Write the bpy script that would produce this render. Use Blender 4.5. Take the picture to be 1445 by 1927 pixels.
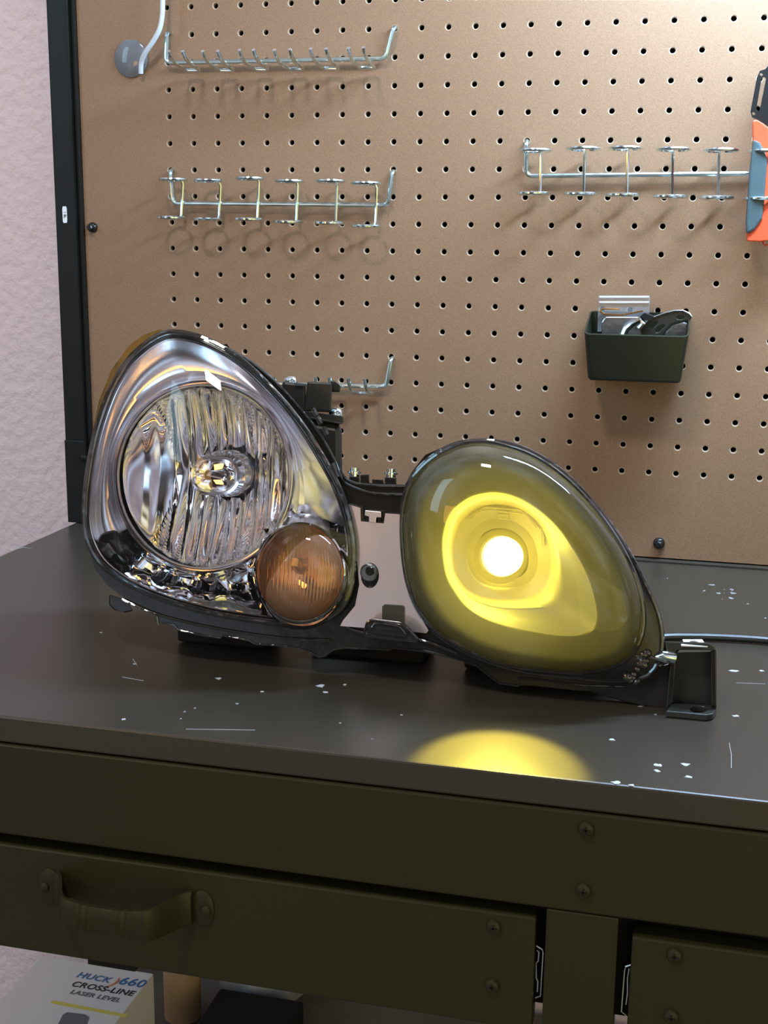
import bpy, math, random
from mathutils import Vector, Matrix
from mathutils.geometry import tessellate_polygon
random.seed(7)
S = bpy.context.scene
COL = S.collection
for o in list(bpy.data.objects): bpy.data.objects.remove(o)

# ------------------------------------------------------------------ camera
CF = 2355.64; CC = Vector((.5220, -1.2003, -.1412))
CR = Vector((0.96975478, 0.24384454, 0.01074646))
CU = Vector((-0.0621182, 0.20397882, 0.97700254))
CW = Vector((-0.23604448, 0.9481205, -0.21295662))
cd = bpy.data.cameras.new('camera'); cam = bpy.data.objects.new('camera', cd); COL.objects.link(cam)
cd.sensor_fit = 'VERTICAL'; cd.sensor_height = 24; cd.lens = CF/1927*24; cd.clip_start = .02
cam.matrix_world = Matrix(((CR.x, CU.x, -CW.x, CC.x), (CR.y, CU.y, -CW.y, CC.y), (CR.z, CU.z, -CW.z, CC.z), (0, 0, 0, 1)))
S.camera = cam
def ray(px, py): return CW + CR*((px-722.5)/CF) - CU*((py-963.5)/CF)
def onY(px, py, Y=0.): d = ray(px, py); return CC + d*((Y-CC.y)/d.y)
def onZ(px, py, Z): d = ray(px, py); return CC + d*((Z-CC.z)/d.z)

# ------------------------------------------------------------------ colour management, world, lights
S.view_settings.view_transform = 'Standard'; S.view_settings.look = 'None'
S.view_settings.gamma = 1; S.view_settings.exposure = 0; S.view_settings.use_curve_mapping = False
W = bpy.data.worlds.new('world'); S.world = W; W.use_nodes = True
nt = W.node_tree; nt.nodes.clear()
def N(nt, t, **k):
    n = nt.nodes.new(t)
    for a, b in k.items():
        if a.startswith('i_'):
            n.inputs[a[2:].replace('_', ' ')].default_value = b
        else: setattr(n, a, b)
    return n
wo = N(nt, 'ShaderNodeOutputWorld'); bg = N(nt, 'ShaderNodeBackground'); tc = N(nt, 'ShaderNodeTexCoord')
mp = N(nt, 'ShaderNodeMapping'); mp.inputs['Scale'].default_value = (1, 1, 1.4)
nz = N(nt, 'ShaderNodeTexNoise'); nz.inputs['Scale'].default_value = 2.6; nz.inputs['Detail'].default_value = 1.5
rp = N(nt, 'ShaderNodeValToRGB'); e = rp.color_ramp.elements
e[0].position = .42; e[0].color = (.025, .02, .02, 1); e[1].position = .525; e[1].color = (.50, .44, .46, 1)
x = e.new(.60); x.color = (.56, .52, .56, 1); x = e.new(.65); x.color = (.9, 1.15, 1.45, 1)
x = e.new(.475); x.color = (.10, .075, .065, 1)
nt.links.new(tc.outputs['Generated'], mp.inputs[0]); nt.links.new(mp.outputs[0], nz.inputs['Vector'])
nt.links.new(nz.outputs[0], rp.inputs[0]); nt.links.new(rp.outputs[0], bg.inputs[0]); nt.links.new(bg.outputs[0], wo.inputs[0])
bg.inputs[1].default_value = .95

def area(name, loc, target, sx, sy, power, col):
    l = bpy.data.lights.new(name, 'AREA'); l.shape = 'RECTANGLE'; l.size = sx; l.size_y = sy; l.energy = power; l.color = col
    o = bpy.data.objects.new(name, l); COL.objects.link(o); o.location = loc
    o.rotation_euler = (Vector(target)-Vector(loc)).to_track_quat('-Z', 'Y').to_euler(); return o
area('shop_light', (.70, -.17, .27), (.62, .0, -.10), .55, .05, 12, (.62, .90, 1.25))
area('added_blue_panel', (-1.6, -2.2, .7), (.2, -.3, -.3), .5, 1.3, 11, (.45, .78, 1))  # added bluish panel out of view, for reflections in the chrome
area('added_orange_panel', (-.5, -1.9, -.05), (.3, -.3, -.3), .30, .30, 1.8, (1, .50, .10))  # added orange panel out of view, for warm patches in the chrome
area('ceiling_panel', (.12, -1.15, .95), (.25, .0, -.25), .22, .14, 9.5, (1, .95, .93))
area('added_yellow_fill', (1.7, -1.9, -.75), (.6, -.4, -.5), 2.2, 1.6, 9, (1, .86, .10))  # added yellow fill out of view, imitates lamp glare over the dark parts

# ------------------------------------------------------------------ materials
MAT = {}
def mat(name, col=(.5, .5, .5), rough=.5, metal=0., spec=.5, bump=None, coat=0., var=None, emis=None):
    m = bpy.data.materials.new(name); m.use_nodes = True; t = m.node_tree; b = t.nodes['Principled BSDF']
    b.inputs['Base Color'].default_value = (*col, 1); b.inputs['Roughness'].default_value = rough
    b.inputs['Metallic'].default_value = metal; b.inputs['Specular IOR Level'].default_value = spec
    b.inputs['Coat Weight'].default_value = coat; b.inputs['Coat Roughness'].default_value = .05
    c = N(t, 'ShaderNodeTexCoord')
    if var:
        n = N(t, 'ShaderNodeTexNoise'); n.inputs['Scale'].default_value = var[0]; n.inputs['Detail'].default_value = 4
        r = N(t, 'ShaderNodeValToRGB'); r.color_ramp.elements[0].color = (*[k*(1-var[1]) for k in col], 1)
        r.color_ramp.elements[1].color = (*[min(1, k*(1+var[1])) for k in col], 1)
        r.color_ramp.elements[0].position = .35; r.color_ramp.elements[1].position = .65
        t.links.new(c.outputs['Object'], n.inputs['Vector']); t.links.new(n.outputs[0], r.inputs[0]); t.links.new(r.outputs[0], b.inputs['Base Color'])
    if bump:
        n = N(t, 'ShaderNodeTexNoise'); n.inputs['Scale'].default_value = bump[0]; n.inputs['Detail'].default_value = bump[2] if len(bump) > 2 else 3
        u = N(t, 'ShaderNodeBump'); u.inputs['Strength'].default_value = bump[1]; u.inputs['Distance'].default_value = bump[3] if len(bump) > 3 else .002
        t.links.new(c.outputs['Object'], n.inputs['Vector']); t.links.new(n.outputs[0], u.inputs['Height']); t.links.new(u.outputs[0], b.inputs['Normal'])
    if emis: b.inputs['Emission Color'].default_value = (*emis[0], 1); b.inputs['Emission Strength'].default_value = emis[1]
    MAT[name] = m; return m
def clear(name, tint=(1, 1, 1), haze=0., hazecol=(1, 1, 1), ior=1.5, rough=.02, trans=0., bump=None):
    """thin clear plastic: fresnel reflection over plain transparency, with a little diffuse scatter"""
    m = bpy.data.materials.new(name); m.use_nodes = True; t = m.node_tree; t.nodes.clear()
    o = N(t, 'ShaderNodeOutputMaterial'); tr = N(t, 'ShaderNodeBsdfTransparent'); tr.inputs[0].default_value = (*tint, 1)
    g = N(t, 'ShaderNodeBsdfGlossy'); g.inputs['Roughness'].default_value = rough
    f = N(t, 'ShaderNodeFresnel'); f.inputs[0].default_value = ior; mx = N(t, 'ShaderNodeMixShader')
    t.links.new(f.outputs[0], mx.inputs[0]); last = tr.outputs[0]
    if haze:
        d = N(t, 'ShaderNodeBsdfDiffuse'); d.inputs[0].default_value = (*hazecol, 1)
        tl = N(t, 'ShaderNodeBsdfTranslucent'); tl.inputs[0].default_value = (*hazecol, 1)
        m2 = N(t, 'ShaderNodeMixShader'); m2.inputs[0].default_value = trans; t.links.new(d.outputs[0], m2.inputs[1]); t.links.new(tl.outputs[0], m2.inputs[2])
        m1 = N(t, 'ShaderNodeMixShader'); m1.inputs[0].default_value = haze; t.links.new(last, m1.inputs[1]); t.links.new(m2.outputs[0], m1.inputs[2]); last = m1.outputs[0]
    t.links.new(last, mx.inputs[1]); t.links.new(g.outputs[0], mx.inputs[2]); t.links.new(mx.outputs[0], o.inputs[0])
    if bump:
        c = N(t, 'ShaderNodeTexCoord'); n = N(t, 'ShaderNodeTexNoise'); n.inputs['Scale'].default_value = bump[0]
        u = N(t, 'ShaderNodeBump'); u.inputs['Strength'].default_value = bump[1]; u.inputs['Distance'].default_value = .002
        t.links.new(c.outputs['Object'], n.inputs['Vector']); t.links.new(n.outputs[0], u.inputs['Height'])
        t.links.new(u.outputs[0], g.inputs['Normal']); t.links.new(u.outputs[0], f.inputs['Normal'])
    MAT[name] = m; return m

mat('hardboard', (.275, .160, .088), .46, spec=.55, var=(900, .14), bump=(900, .2, 3, .0005))
mat('hardboard_edge', (.44, .33, .23), .8)
mat('plaster', (.80, .67, .70), .75, bump=(95, .55, 4, .006), spec=.3)
mat('foot_plastic', (.035, .037, .032), .22, spec=.6)  # highlight from above put into this lighter base colour of the foot
mat('bezel_silver', (.86, .85, .89), .24, 1., bump=(22, .15, 2, .003))
mat('bench_paint', (.040, .034, .024), .34, spec=.5, bump=(900, .10, 2, .0004), var=(14, .12))
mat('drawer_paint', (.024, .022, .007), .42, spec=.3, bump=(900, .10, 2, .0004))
mat('post_paint', (.008, .009, .008), .38, spec=.25)
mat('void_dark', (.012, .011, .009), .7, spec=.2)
mat('zinc', (.62, .78, .80), .24, 1., var=(60, .12))
mat('zinc_bright', (.74, .86, .88), .16, 1.)
mat('chrome', (.86, .86, .88), .03, 1., bump=(38, .35, 2, .004))
mat('chrome_flute', (.88, .87, .88), .03, 1.)
mat('chrome_satin', (.80, .77, .80), .16, 1., bump=(30, .15, 2, .003))
mat('plate_silver', (.88, .82, .83), .32, 1., bump=(25, .12, 2, .003))
mat('black_plastic', (.014, .0135, .011), .18, spec=.5, bump=(60, .12, 2, .002))
mat('black_matte', (.020, .019, .015), .42, spec=.45, bump=(1200, .10, 2, .0003))
mat('bezel_black', (.040, .040, .026), .38, spec=.5, bump=(1500, .12, 2, .0003))
mat('funnel_satin', (.42, .42, .36), .45, .2, bump=(1400, .12, 2, .0003))
mat('shroud', (.50, .46, .30), .45, .0)  # the lamp's bloom is put into this pale yellow base colour
mat('amber_reflector', (.98, .66, .42), .26, 1.)
mat('copper_dark', (.45, .16, .05), .2, 1.)
mat('bin_plastic', (.013, .016, .008), .33, spec=.5, bump=(600, .08, 2, .0004))
mat('steel_part', (.62, .67, .68), .25, 1., var=(50, .2), bump=(90, .2, 2, .002))
mat('steel_dark', (.09, .085, .075), .3, .8)
mat('rubber_grey', (.055, .095, .105), .5)
mat('orange_plastic', (.78, .10, .035), .42)
mat('blade_black', (.008, .008, .008), .35)
mat('paper_white', (.78, .74, .72), .6)
mat('label_white', (.85, .90, .95), .4)
mat('ink_black', (.02, .02, .025), .6); mat('ink_blue', (.05, .17, .36), .6); mat('ink_orange', (.70, .22, .07), .6); mat('ink_yellow', (.72, .62, .10), .6)
mat('ink_grey', (.16, .15, .16), .6)
mat('cardboard', (.42, .27, .14), .8); mat('shelf_grey', (.13, .115, .085), .6); mat('bag_white', (.46, .48, .50), .35); mat('floor_grey', (.25, .22, .19), .6)
mat('chip', (.55, .60, .62), .6); mat('cable_black', (.02, .02, .02), .3); mat('cable_white', (.70, .78, .86), .3, coat=.5)
mat('orange_glint', (.8, .35, .08), .25, 1.)
clear('cover_left', (.99, .99, 1), .008, (.75, .72, .78), 1.45, .015, .3)
clear('cover_right', (.98, .98, .97), .16, (.85, .82, .45), 1.5, .02, .85)  # yellowish scatter in the cover stands in for the glow around the lamp
clear('clear_rim', (.45, .46, .44), .05, (.6, .6, .6), 1.9, .04, .3, bump=(60, .4))
clear('amber_lens', (1, .88, .74), .22, (.85, .52, .32), 1.55, .02, .2)
clear('clear_bag', (.93, .95, .96), .16, (.8, .85, .9), 1.5, .05)
clear('suction_clear', (.80, .84, .88), .22, (.55, .62, .72), 1.5, .05)
clear('glass_bulb', (.95, .95, .95), 0, ior=1.6)
mat('lamp_glow', (1, 1, 1), .3, emis=((1, .80, .09), 36))
# bench top: dark paint with small pale chips and hair scratches of their own shape
m = mat('worktop_paint', (.040, .034, .024), .33, spec=.5)
t = m.node_tree; b = t.nodes['Principled BSDF']; c = N(t, 'ShaderNodeTexCoord')
n1 = N(t, 'ShaderNodeTexNoise'); n1.inputs['Scale'].default_value = 95; n1.inputs['Detail'].default_value = 5
n2 = N(t, 'ShaderNodeTexNoise'); n2.inputs['Scale'].default_value = 9
a1 = N(t, 'ShaderNodeMath', operation='MULTIPLY'); t.links.new(n1.outputs[0], a1.inputs[0]); t.links.new(n2.outputs[0], a1.inputs[1])
r = N(t, 'ShaderNodeValToRGB'); r.color_ramp.elements[0].position = .468; r.color_ramp.elements[0].color = (.040, .034, .024, 1)
r.color_ramp.elements[1].position = .482; r.color_ramp.elements[1].color = (.30, .31, .31, 1)
for n in (n1, n2): t.links.new(c.outputs['Object'], n.inputs['Vector'])
t.links.new(a1.outputs[0], r.inputs[0]); t.links.new(r.outputs[0], b.inputs['Base Color'])
n3 = N(t, 'ShaderNodeTexNoise'); n3.inputs['Scale'].default_value = 1300; u = N(t, 'ShaderNodeBump'); u.inputs['Strength'].default_value = .16; u.inputs['Distance'].default_value = .0004
t.links.new(c.outputs['Object'], n3.inputs['Vector']); t.links.new(n3.outputs[0], u.inputs['Height']); t.links.new(u.outputs[0], b.inputs['Normal'])

# ------------------------------------------------------------------ mesh helpers
class MB:
    def __init__(s): s.v = []; s.f = []; s.m = []
    def add(s, vs, fs, mi=0):
        k = len(s.v); s.v += [Vector(p) for p in vs]; s.f += [[i+k for i in f] for f in fs]; s.m += [mi]*len(fs); return s
    def box(s, x0, x1, y0, y1, z0, z1, mi=0):
        v = [(x, y, z) for x in (x0, x1) for y in (y0, y1) for z in (z0, z1)]
        return s.add(v, [(0, 1, 3, 2), (4, 6, 7, 5), (0, 4, 5, 1), (2, 3, 7, 6), (0, 2, 6, 4), (1, 5, 7, 3)], mi)
    def loft(s, loops, cap0=False, cap1=False, closed=True, mi=0):
        n = len(loops[0]); vs = [p for l in loops for p in l]; fs = []
        for i in range(len(loops)-1):
            for j in range(n if closed else n-1):
                k = (j+1) % n; fs.append((i*n+j, i*n+k, (i+1)*n+k, (i+1)*n+j))
        if cap0: fs.append(tuple(range(n))[::-1])
        if cap1: fs.append(tuple(range((len(loops)-1)*n, len(loops)*n)))
        return s.add(vs, fs, mi)
    def tube(s, pts, r, n=10, closed=False, mi=0, caps=True):
        pts = [Vector(p) for p in pts]; m = len(pts); loops = []; up = None
        for i, p in enumerate(pts):
            a = pts[(i-1) % m] if (closed or i) else p; b = pts[(i+1) % m] if (closed or i < m-1) else p
            d = (b-a).normalized()
            if up is None: up = d.orthogonal().normalized()
            up = (up-d*up.dot(d)); up = up.normalized() if up.length > 1e-6 else d.orthogonal().normalized()
            q = d.cross(up); rr = r[i] if isinstance(r, (list, tuple)) else r
            loops.append([p+up*(rr*math.cos(2*math.pi*j/n))+q*(rr*math.sin(2*math.pi*j/n)) for j in range(n)])
        if closed: loops.append(loops[0]); return s.loft(loops, mi=mi)
        return s.loft(loops, caps, caps, mi=mi)
    def lathe(s, c, ax, prof, n=24, mi=0, sx=1., up=None):
        """prof: (radius, distance along ax)"""
        c = Vector(c); ax = Vector(ax).normalized(); a = Vector(up).normalized() if up else ax.orthogonal().normalized(); b = ax.cross(a)
        return s.loft([[c+ax*h+a*(r*math.cos(2*math.pi*j/n))+b*(sx*r*math.sin(2*math.pi*j/n)) for j in range(n)] for r, h in prof], True, True, mi=mi)
    def slab(s, front, back, holes_f=(), holes_b=(), mi=0):
        """front/back: matching outlines; holes too"""
        polys = [list(front)]+[list(h) for h in holes_f]; tris = tessellate_polygon(polys)
        nf = sum(map(len, polys)); fl = [p for q in polys for p in q]; bl = list(back)+[p for h in holes_b for p in h]
        s.add(fl+bl, [tuple(t_) for t_ in tris]+[tuple(nf+i for i in t_)[::-1] for t_ in tris], mi)
        k = 0
        base = len(s.v)-2*nf
        for q in polys:
            L = len(q)
            for j in range(L):
                a, b = k+j, k+(j+1) % L; s.f.append([base+a, base+b, base+nf+b, base+nf+a]); s.m.append(mi)
            k += L
        return s
def link(o, parent=None):
    COL.objects.link(o)
    if parent: o.parent = parent
    return o
def wloc(o):
    p = Vector(o.location); q = o.parent
    while q: p += q.location; q = q.parent
    return p
def build(mb, name, mats, parent=None, smooth=True, bevel=0, base=None, angle=35):
    """one mesh object; vertices are given in world metres and stored relative to the parent / base point"""
    me = bpy.data.meshes.new(name)
    off = wloc(parent) if parent else Vector(base if base else (0, 0, 0))
    me.from_pydata([tuple(p-off) for p in mb.v], [], mb.f)
    for k in (mats if isinstance(mats, (list, tuple)) else [mats]): me.materials.append(MAT[k])
    for p, i in zip(me.polygons, mb.m): p.material_index = i; p.use_smooth = smooth
    me.update(); me.validate()
    import bmesh
    bm = bmesh.new(); bm.from_mesh(me); bmesh.ops.recalc_face_normals(bm, faces=bm.faces)
    if smooth:
        for ed in bm.edges:
            if len(ed.link_faces) == 2 and ed.calc_face_angle(0) > math.radians(angle): ed.smooth = False
    bm.to_mesh(me); bm.free()
    o = link(bpy.data.objects.new(name, me), parent)
    if not parent: o.location = off
    if bevel:
        b = o.modifiers.new('bevel', 'BEVEL'); b.width = bevel; b.segments = 2; b.limit_method = 'ANGLE'; b.angle_limit = math.radians(40)
    return o
def thing(name, label, cat, loc, group=None):
    o = bpy.data.objects.new(name, None); COL.objects.link(o); o.location = loc; o.empty_display_size = .02
    return tag(o, label, cat, group)
def tag(o, label, cat, group=None):
    o['label'] = label; o['category'] = cat
    if group: o['group'] = group
    return o
def text_mesh(body, size, origin, ux, uy, name, m, parent, shear=0., spacing=1., depth=.0002):
    cu = bpy.data.curves.new(name, 'FONT'); cu.body = body; cu.size = size; cu.shear = shear; cu.space_character = spacing; cu.extrude = depth; cu.offset = size*.012
    t_ = bpy.data.objects.new(name, cu); COL.objects.link(t_); dg = bpy.context.evaluated_depsgraph_get(); dg.update()
    me = bpy.data.meshes.new_from_object(t_.evaluated_get(dg)); bpy.data.objects.remove(t_)
    ux = Vector(ux).normalized(); uy = Vector(uy).normalized(); un = ux.cross(uy); off = wloc(parent)
    for v in me.vertices: p = v.co.copy(); v.co = Vector(origin)+ux*p.x+uy*p.y+un*p.z-off
    me.materials.clear(); me.materials.append(MAT[m]); o = bpy.data.objects.new(name, me); return link(o, parent)

ZT = -.4416       # worktop surface
# ------------------------------------------------------------------ setting
def struct(name, mb, m, **k): o = build(mb, name, m, **k); o['kind'] = 'structure'; return o
struct('wall_back', MB().box(-3, 3.2, .045, .12, -1.25, 2.2), 'plaster', smooth=False)
struct('floor', MB().box(-3, 3.2, -3.2, .045, -1.30, -1.25), 'floor_grey', smooth=False)

# ------------------------------------------------------------------ workbench
YF = -.528
wb = thing('workbench', 'dark brown-black painted metal workbench with drawers, carrying the headlight', 'workbench', (.4, -.25, -1.25))
build(MB().box(-.115, .98, YF, .040, ZT-.0178, ZT), 'worktop', 'worktop_paint', wb, False, .0014)
fr = MB()
fr.box(-.100, .98, YF-.0006, YF+.02, -.5235, ZT-.0190)
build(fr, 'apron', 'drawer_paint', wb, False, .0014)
for n_, (x0, x1) in {'front_post': (.4556, .4973)}.items():
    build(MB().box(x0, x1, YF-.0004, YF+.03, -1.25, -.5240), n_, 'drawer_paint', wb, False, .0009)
for x0, y0, y1 in ((-.100, -.525, -.485), (.94, -.525, -.485), (-.100, .0, .03), (.94, .0, .03)):
    build(MB().box(x0, x0+.035, y0, y1, -1.25, ZT-.0190), 'leg', 'post_paint', wb, False, .001)
build(MB().box(-.08, .97, YF+.021, YF+.026, -.60, -.4615), 'gap_shade_panel', 'void_dark', wb, False)  # dark panel added behind the drawer gaps, stands in for shade there
build(MB().box(-.095, .975, -.50, .03, -.992, -.970), 'lower_shelf', 'shelf_grey', wb, False, .001)
def screw_head(mb, c, ax, r, cross=True):
    ax = Vector(ax).normalized()
    mb.lathe(c, ax, [(r, 0), (r, r*.15), (r*.85, r*.45), (r*.5, r*.62), (r*.12, r*.66)], 20)
    return mb
def crosshead(parent, px, py, Y, r, m='drawer_paint', m2='void_dark', name='screw'):
    p = onY(px, py, Y); a = MB(); screw_head(a, p, (0, -1, 0), r); q = r*.5; w_ = r*.11
    y1 = p.y-r*.70; y0 = p.y-r*.4
    for (dx, dz) in ((q, w_), (w_, q)): a.box(p.x-dx, p.x+dx, y1, y0, p.z-dz, p.z+dz, 1)
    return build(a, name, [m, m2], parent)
crosshead(wb, 1103, 1559, YF-.0006, .0047); crosshead(wb, 1098, 1675, YF-.0006, .0047)
# drawers
def drawer(x0, x1, z0, z1, scr, label):
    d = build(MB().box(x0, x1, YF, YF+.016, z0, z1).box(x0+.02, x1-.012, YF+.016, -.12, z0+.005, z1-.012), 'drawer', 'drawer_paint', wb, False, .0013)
    for (px, py) in scr: crosshead(d, px, py, YF, .0046)
    return d
d1 = drawer(-.060, .4496, -.6062, -.5312, [(929, 1743), (926, 1854)], '')
d2 = drawer(.5055, .93, -.640, -.5345, [(1269, 1797), (1263, 1912)], '')
for pp, par in (([(1009, 1780), (1021, 1787), (1022, 1792), (1017, 1874), (1007, 1877)], d1), ([(1187, 1816), (1177, 1819), (1175, 1826), (1169, 1903), (1179, 1911)], d2),
                ([(1010, 1788), (1014, 1791), (1013, 1808), (1009, 1812), (1009, 1840), (1012, 1846), (1011, 1866)], d1), ([(1184, 1822), (1181, 1840), (1181, 1868), (1178, 1890)], d2)):
    a = MB(); a.tube([onY(px, py, YF+.004) for px, py in pp], .00055, 6); build(a, 'slide_end', 'steel_part', par)
build(MB().box(.152, .186, YF+.01, YF+.05, -.616, -.6066), 'drawer_stop', 'void_dark', d1, False)
# cup-like bow handle on drawer 1
h0 = onY(112, 1692, YF); h1 = onY(366, 1738, YF)
def sm(t_): return t_*t_*(3-2*t_)
a = MB(); loops = []
for i in range(41):
    t_ = i/40; x_ = h0.x+(h1.x-h0.x)*t_; zc = -.5555
    e_ = min(1, t_/.22, (1-t_)/.22); y_ = YF-.004-.026*sm(max(0, e_)); hh = .0100+.0015*math.cos(math.pi*2*t_); th = .0028
    rib = .0011*max(0, math.sin((t_-.28)/.44*math.pi*16)) if .28 < t_ < .72 else 0
    zc -= .001*math.sin(math.pi*t_)
    loops.append([Vector((x_, y_-rib-(0 if j in (0, 3) else 0), zc)) + Vector(k) for j, k in enumerate(((0, 0, hh), (0, -.0012, hh*.7), (0, -.0014, -hh*.7), (0, 0, -hh), (0, th, -hh), (0, th, hh)))])
a.loft(loops, True, True)
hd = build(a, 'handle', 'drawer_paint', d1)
for hx, sgn in ((h0.x, -1), (h1.x, 1)):
    a = MB(); a.lathe((hx+sgn*.006, YF, -.5560), (0, -1, 0), [(.0125, 0), (.0125, .001), (.010, .0020), (.004, .0024)], 24, sx=.62, up=(0, 0, 1)); screw_head(a, (hx+sgn*.009, YF-.0024, -.556), (0, -1, 0), .0035)
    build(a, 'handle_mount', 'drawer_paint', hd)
# upright post on the left
po = MB(); po.box(-.1235, -.1010, -.010, .030, ZT+.0005, .30)
build(po, 'upright_post', 'post_paint', wb, False, .002)
build(MB().box(-.1005, -.0955, -.004, .030, ZT+.0005, .30), 'post_flange', 'post_paint', wb, False, .0006)
build(MB().box(-.1222, -.0990, -.014, -.0102, ZT+.0005, -.352), 'post_bracket', 'post_paint', wb, False, .001)
a = MB(); screw_head(a, onY(157, 862, -.0142), (0, -1, 0), .0042); build(a, 'bolt', 'post_paint', wb)
# rear ledge and paint chips on the worktop
build(MB().box(-.095, .98, -.0085, .0, ZT, ZT+.0022), 'rear_ledge', 'bench_paint', wb, False, .0005)
chips = [(413, 1276, 9), (604, 1290, 12), (612, 1302, 6), (648, 1288, 6), (232, 1353, 5), (492, 1301, 5), (1151, 1391, 7), (1240, 1440, 9), (1290, 1438, 8), (1384, 1347, 7), (1380, 1262, 10),
         (1236, 1450, 7), (1296, 1462, 7), (1160, 1473, 9), (1188, 1477, 6), (1440, 1163, 3), (1336, 1058, 4), (700, 1390, 2), (755, 1345, 3), (640, 1360, 2), (253, 1249, 4), (190, 1190, 4), (1256, 1088, 2), (1432, 1262, 6), (340, 1352, 2)]
for px, py, rr in chips:
    c_ = onZ(px, py, ZT+.0003); n_ = 11; ph = random.uniform(0, 6); s_ = rr*.00021
    l = [c_+Vector((math.cos(k/n_*6.283)*s_*random.uniform(.4, 1.5)*1.3, math.sin(k/n_*6.283)*s_*random.uniform(.5, 1.6), 0)) for k in range(n_)]
    l0 = [p-Vector((0, 0, .0003)) for p in l]
    build(MB().slab(l, l0), 'paint_chip', 'chip', wb, False)
for pts in ([(1372, 1398), (1376, 1420), (1376, 1445)], [(350, 1372), (420, 1373), (480, 1374)], [(230, 1274), (270, 1281)], [(30, 1033), (45, 1030), (60, 1032)], [(1385, 1285), (1440, 1287)], [(250, 1240), (258, 1252)]):
    build(MB().tube([onZ(px, py, ZT+.0002) for px, py in pts], .00017, 5), 'scratch', 'chip', wb)

# ------------------------------------------------------------------ pegboard
G = .0254
pb = thing('pegboard', 'brown hardboard pegboard panel with rows of round holes behind the headlight', 'pegboard', (.4, .003, ZT+.004))
a = MB(); c0, c1, r0, r1 = 0, 27, -7, 14; nh = 16; R1, R2, T = .0026, .0034, .0055
sq = []
for k in range(nh):
    an = 2*math.pi*(k+.5)/nh; cx_, cz_ = math.cos(an), math.sin(an); s_ = G/2/max(abs(cx_), abs(cz_)); sq.append((cx_*s_, cz_*s_))
# make perimeter points hit the corners exactly
for k in (1, 2, 5, 6, 9, 10, 13, 14): pass
for ci in range(c0, c1+1):
    for ri in range(r0, r1+1):
        X, Z = ci*G, -ri*G; v = []
        cs = [(math.cos(2*math.pi*k/nh), math.sin(2*math.pi*k/nh)) for k in range(nh)]
        for rad, y in ((None, 0), (R2, 0), (R1, .0004), (R1, T)):
            for cx_, cz_ in cs:
                if rad is None: q = G/2/max(abs(cx_), abs(cz_)); v.append((X+cx_*q, y, Z+cz_*q))
                else: v.append((X+cx_*rad, y, Z+cz_*rad))
        k0 = len(a.v); a.v += [Vector(p) for p in v]
        for lv in range(3):
            for k in range(nh):
                kk = (k+1) % nh; a.f.append([k0+lv*nh+k, k0+lv*nh+kk, k0+(lv+1)*nh+kk, k0+(lv+1)*nh+k]); a.m.append(0 if lv == 0 else 1)
xa, xb, za, zb = (c0-.5)*G, (c1+.5)*G, -(r1+.5)*G, -(r0-.5)*G
XL, XR, ZB, ZTp = -.0965, .80, -.4383, .21
for (p, q, r_, s_) in ((XL, xa, ZB, ZTp), (xb, XR, ZB, ZTp), (xa, xb, ZB, za), (xa, xb, zb, ZTp)):
    a.add([(p, 0, r_), (q, 0, r_), (q, 0, s_), (p, 0, s_)], [(0, 1, 2, 3)])
# thickness of the outer edges
a.add([(XL, 0, ZB), (XR, 0, ZB), (XR, T, ZB), (XL, T, ZB)], [(0, 1, 2, 3)], 1); a.add([(XL, 0, ZB), (XL, T, ZB), (XL, T, ZTp), (XL, 0, ZTp)], [(0, 1, 2, 3)], 1)
def raw(mb, name, mats, parent):
    me = bpy.data.meshes.new(name); off = wloc(parent); me.from_pydata([tuple(p-off) for p in mb.v], [], mb.f)
    for k in mats: me.materials.append(MAT[k])
    for p, i in zip(me.polygons, mb.m): p.material_index = i
    me.update(); return link(bpy.data.objects.new(name, me), parent)
raw(a, 'perforated_panel', ['hardboard', 'hardboard_edge'], pb)
build(MB().box(XL+.004, XR, .030, .034, ZB, ZTp), 'hole_shade_sheet', 'void_dark', pb, False)  # dark sheet added behind the holes, stands in for shade in the gap
for px, py, rr in ((175, 428, .0052), (1240, 1022, .0056)):
    p = onY(px, py, 0.); a = MB()
    a.lathe(p, (0, -1, 0), [(rr, 0), (rr*.98, .002), (rr*.75, .0038), (rr*.6, .0042)], 24)
    a.lathe(p+Vector((0, -.004, 0)), (0, -1, 0), [(rr*.62, 0), (rr*.62, .004), (rr*.45, .005)], 6)
    build(a, 'bolt', 'black_plastic', pb)
# label sticker on the post
p = onY(122, 404, -.0101); st = thing('label_sticker', 'small white label sticker with black letters on the black upright post', 'label', p)
a = MB(); w_, h_ = .0024, .0082; rl = []
for k in range(24):
    an = 2*math.pi*k/24; rl.append((max(-w_, min(w_, math.cos(an)*w_*1.35)), max(-h_, min(h_, math.sin(an)*h_*1.18))))
a.slab([p+Vector((x_, -.0004, z_)) for x_, z_ in rl], [p+Vector((x_, 0, z_)) for x_, z_ in rl]); build(a, 'sticker_paper', 'label_white', st, False)
text_mesh('1 BL', .0036, p+Vector((-.0008, -.00045, .0032)), (0, 0, -1), (1, 0, 0), 'sticker_lettering', 'ink_black', st)

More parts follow.
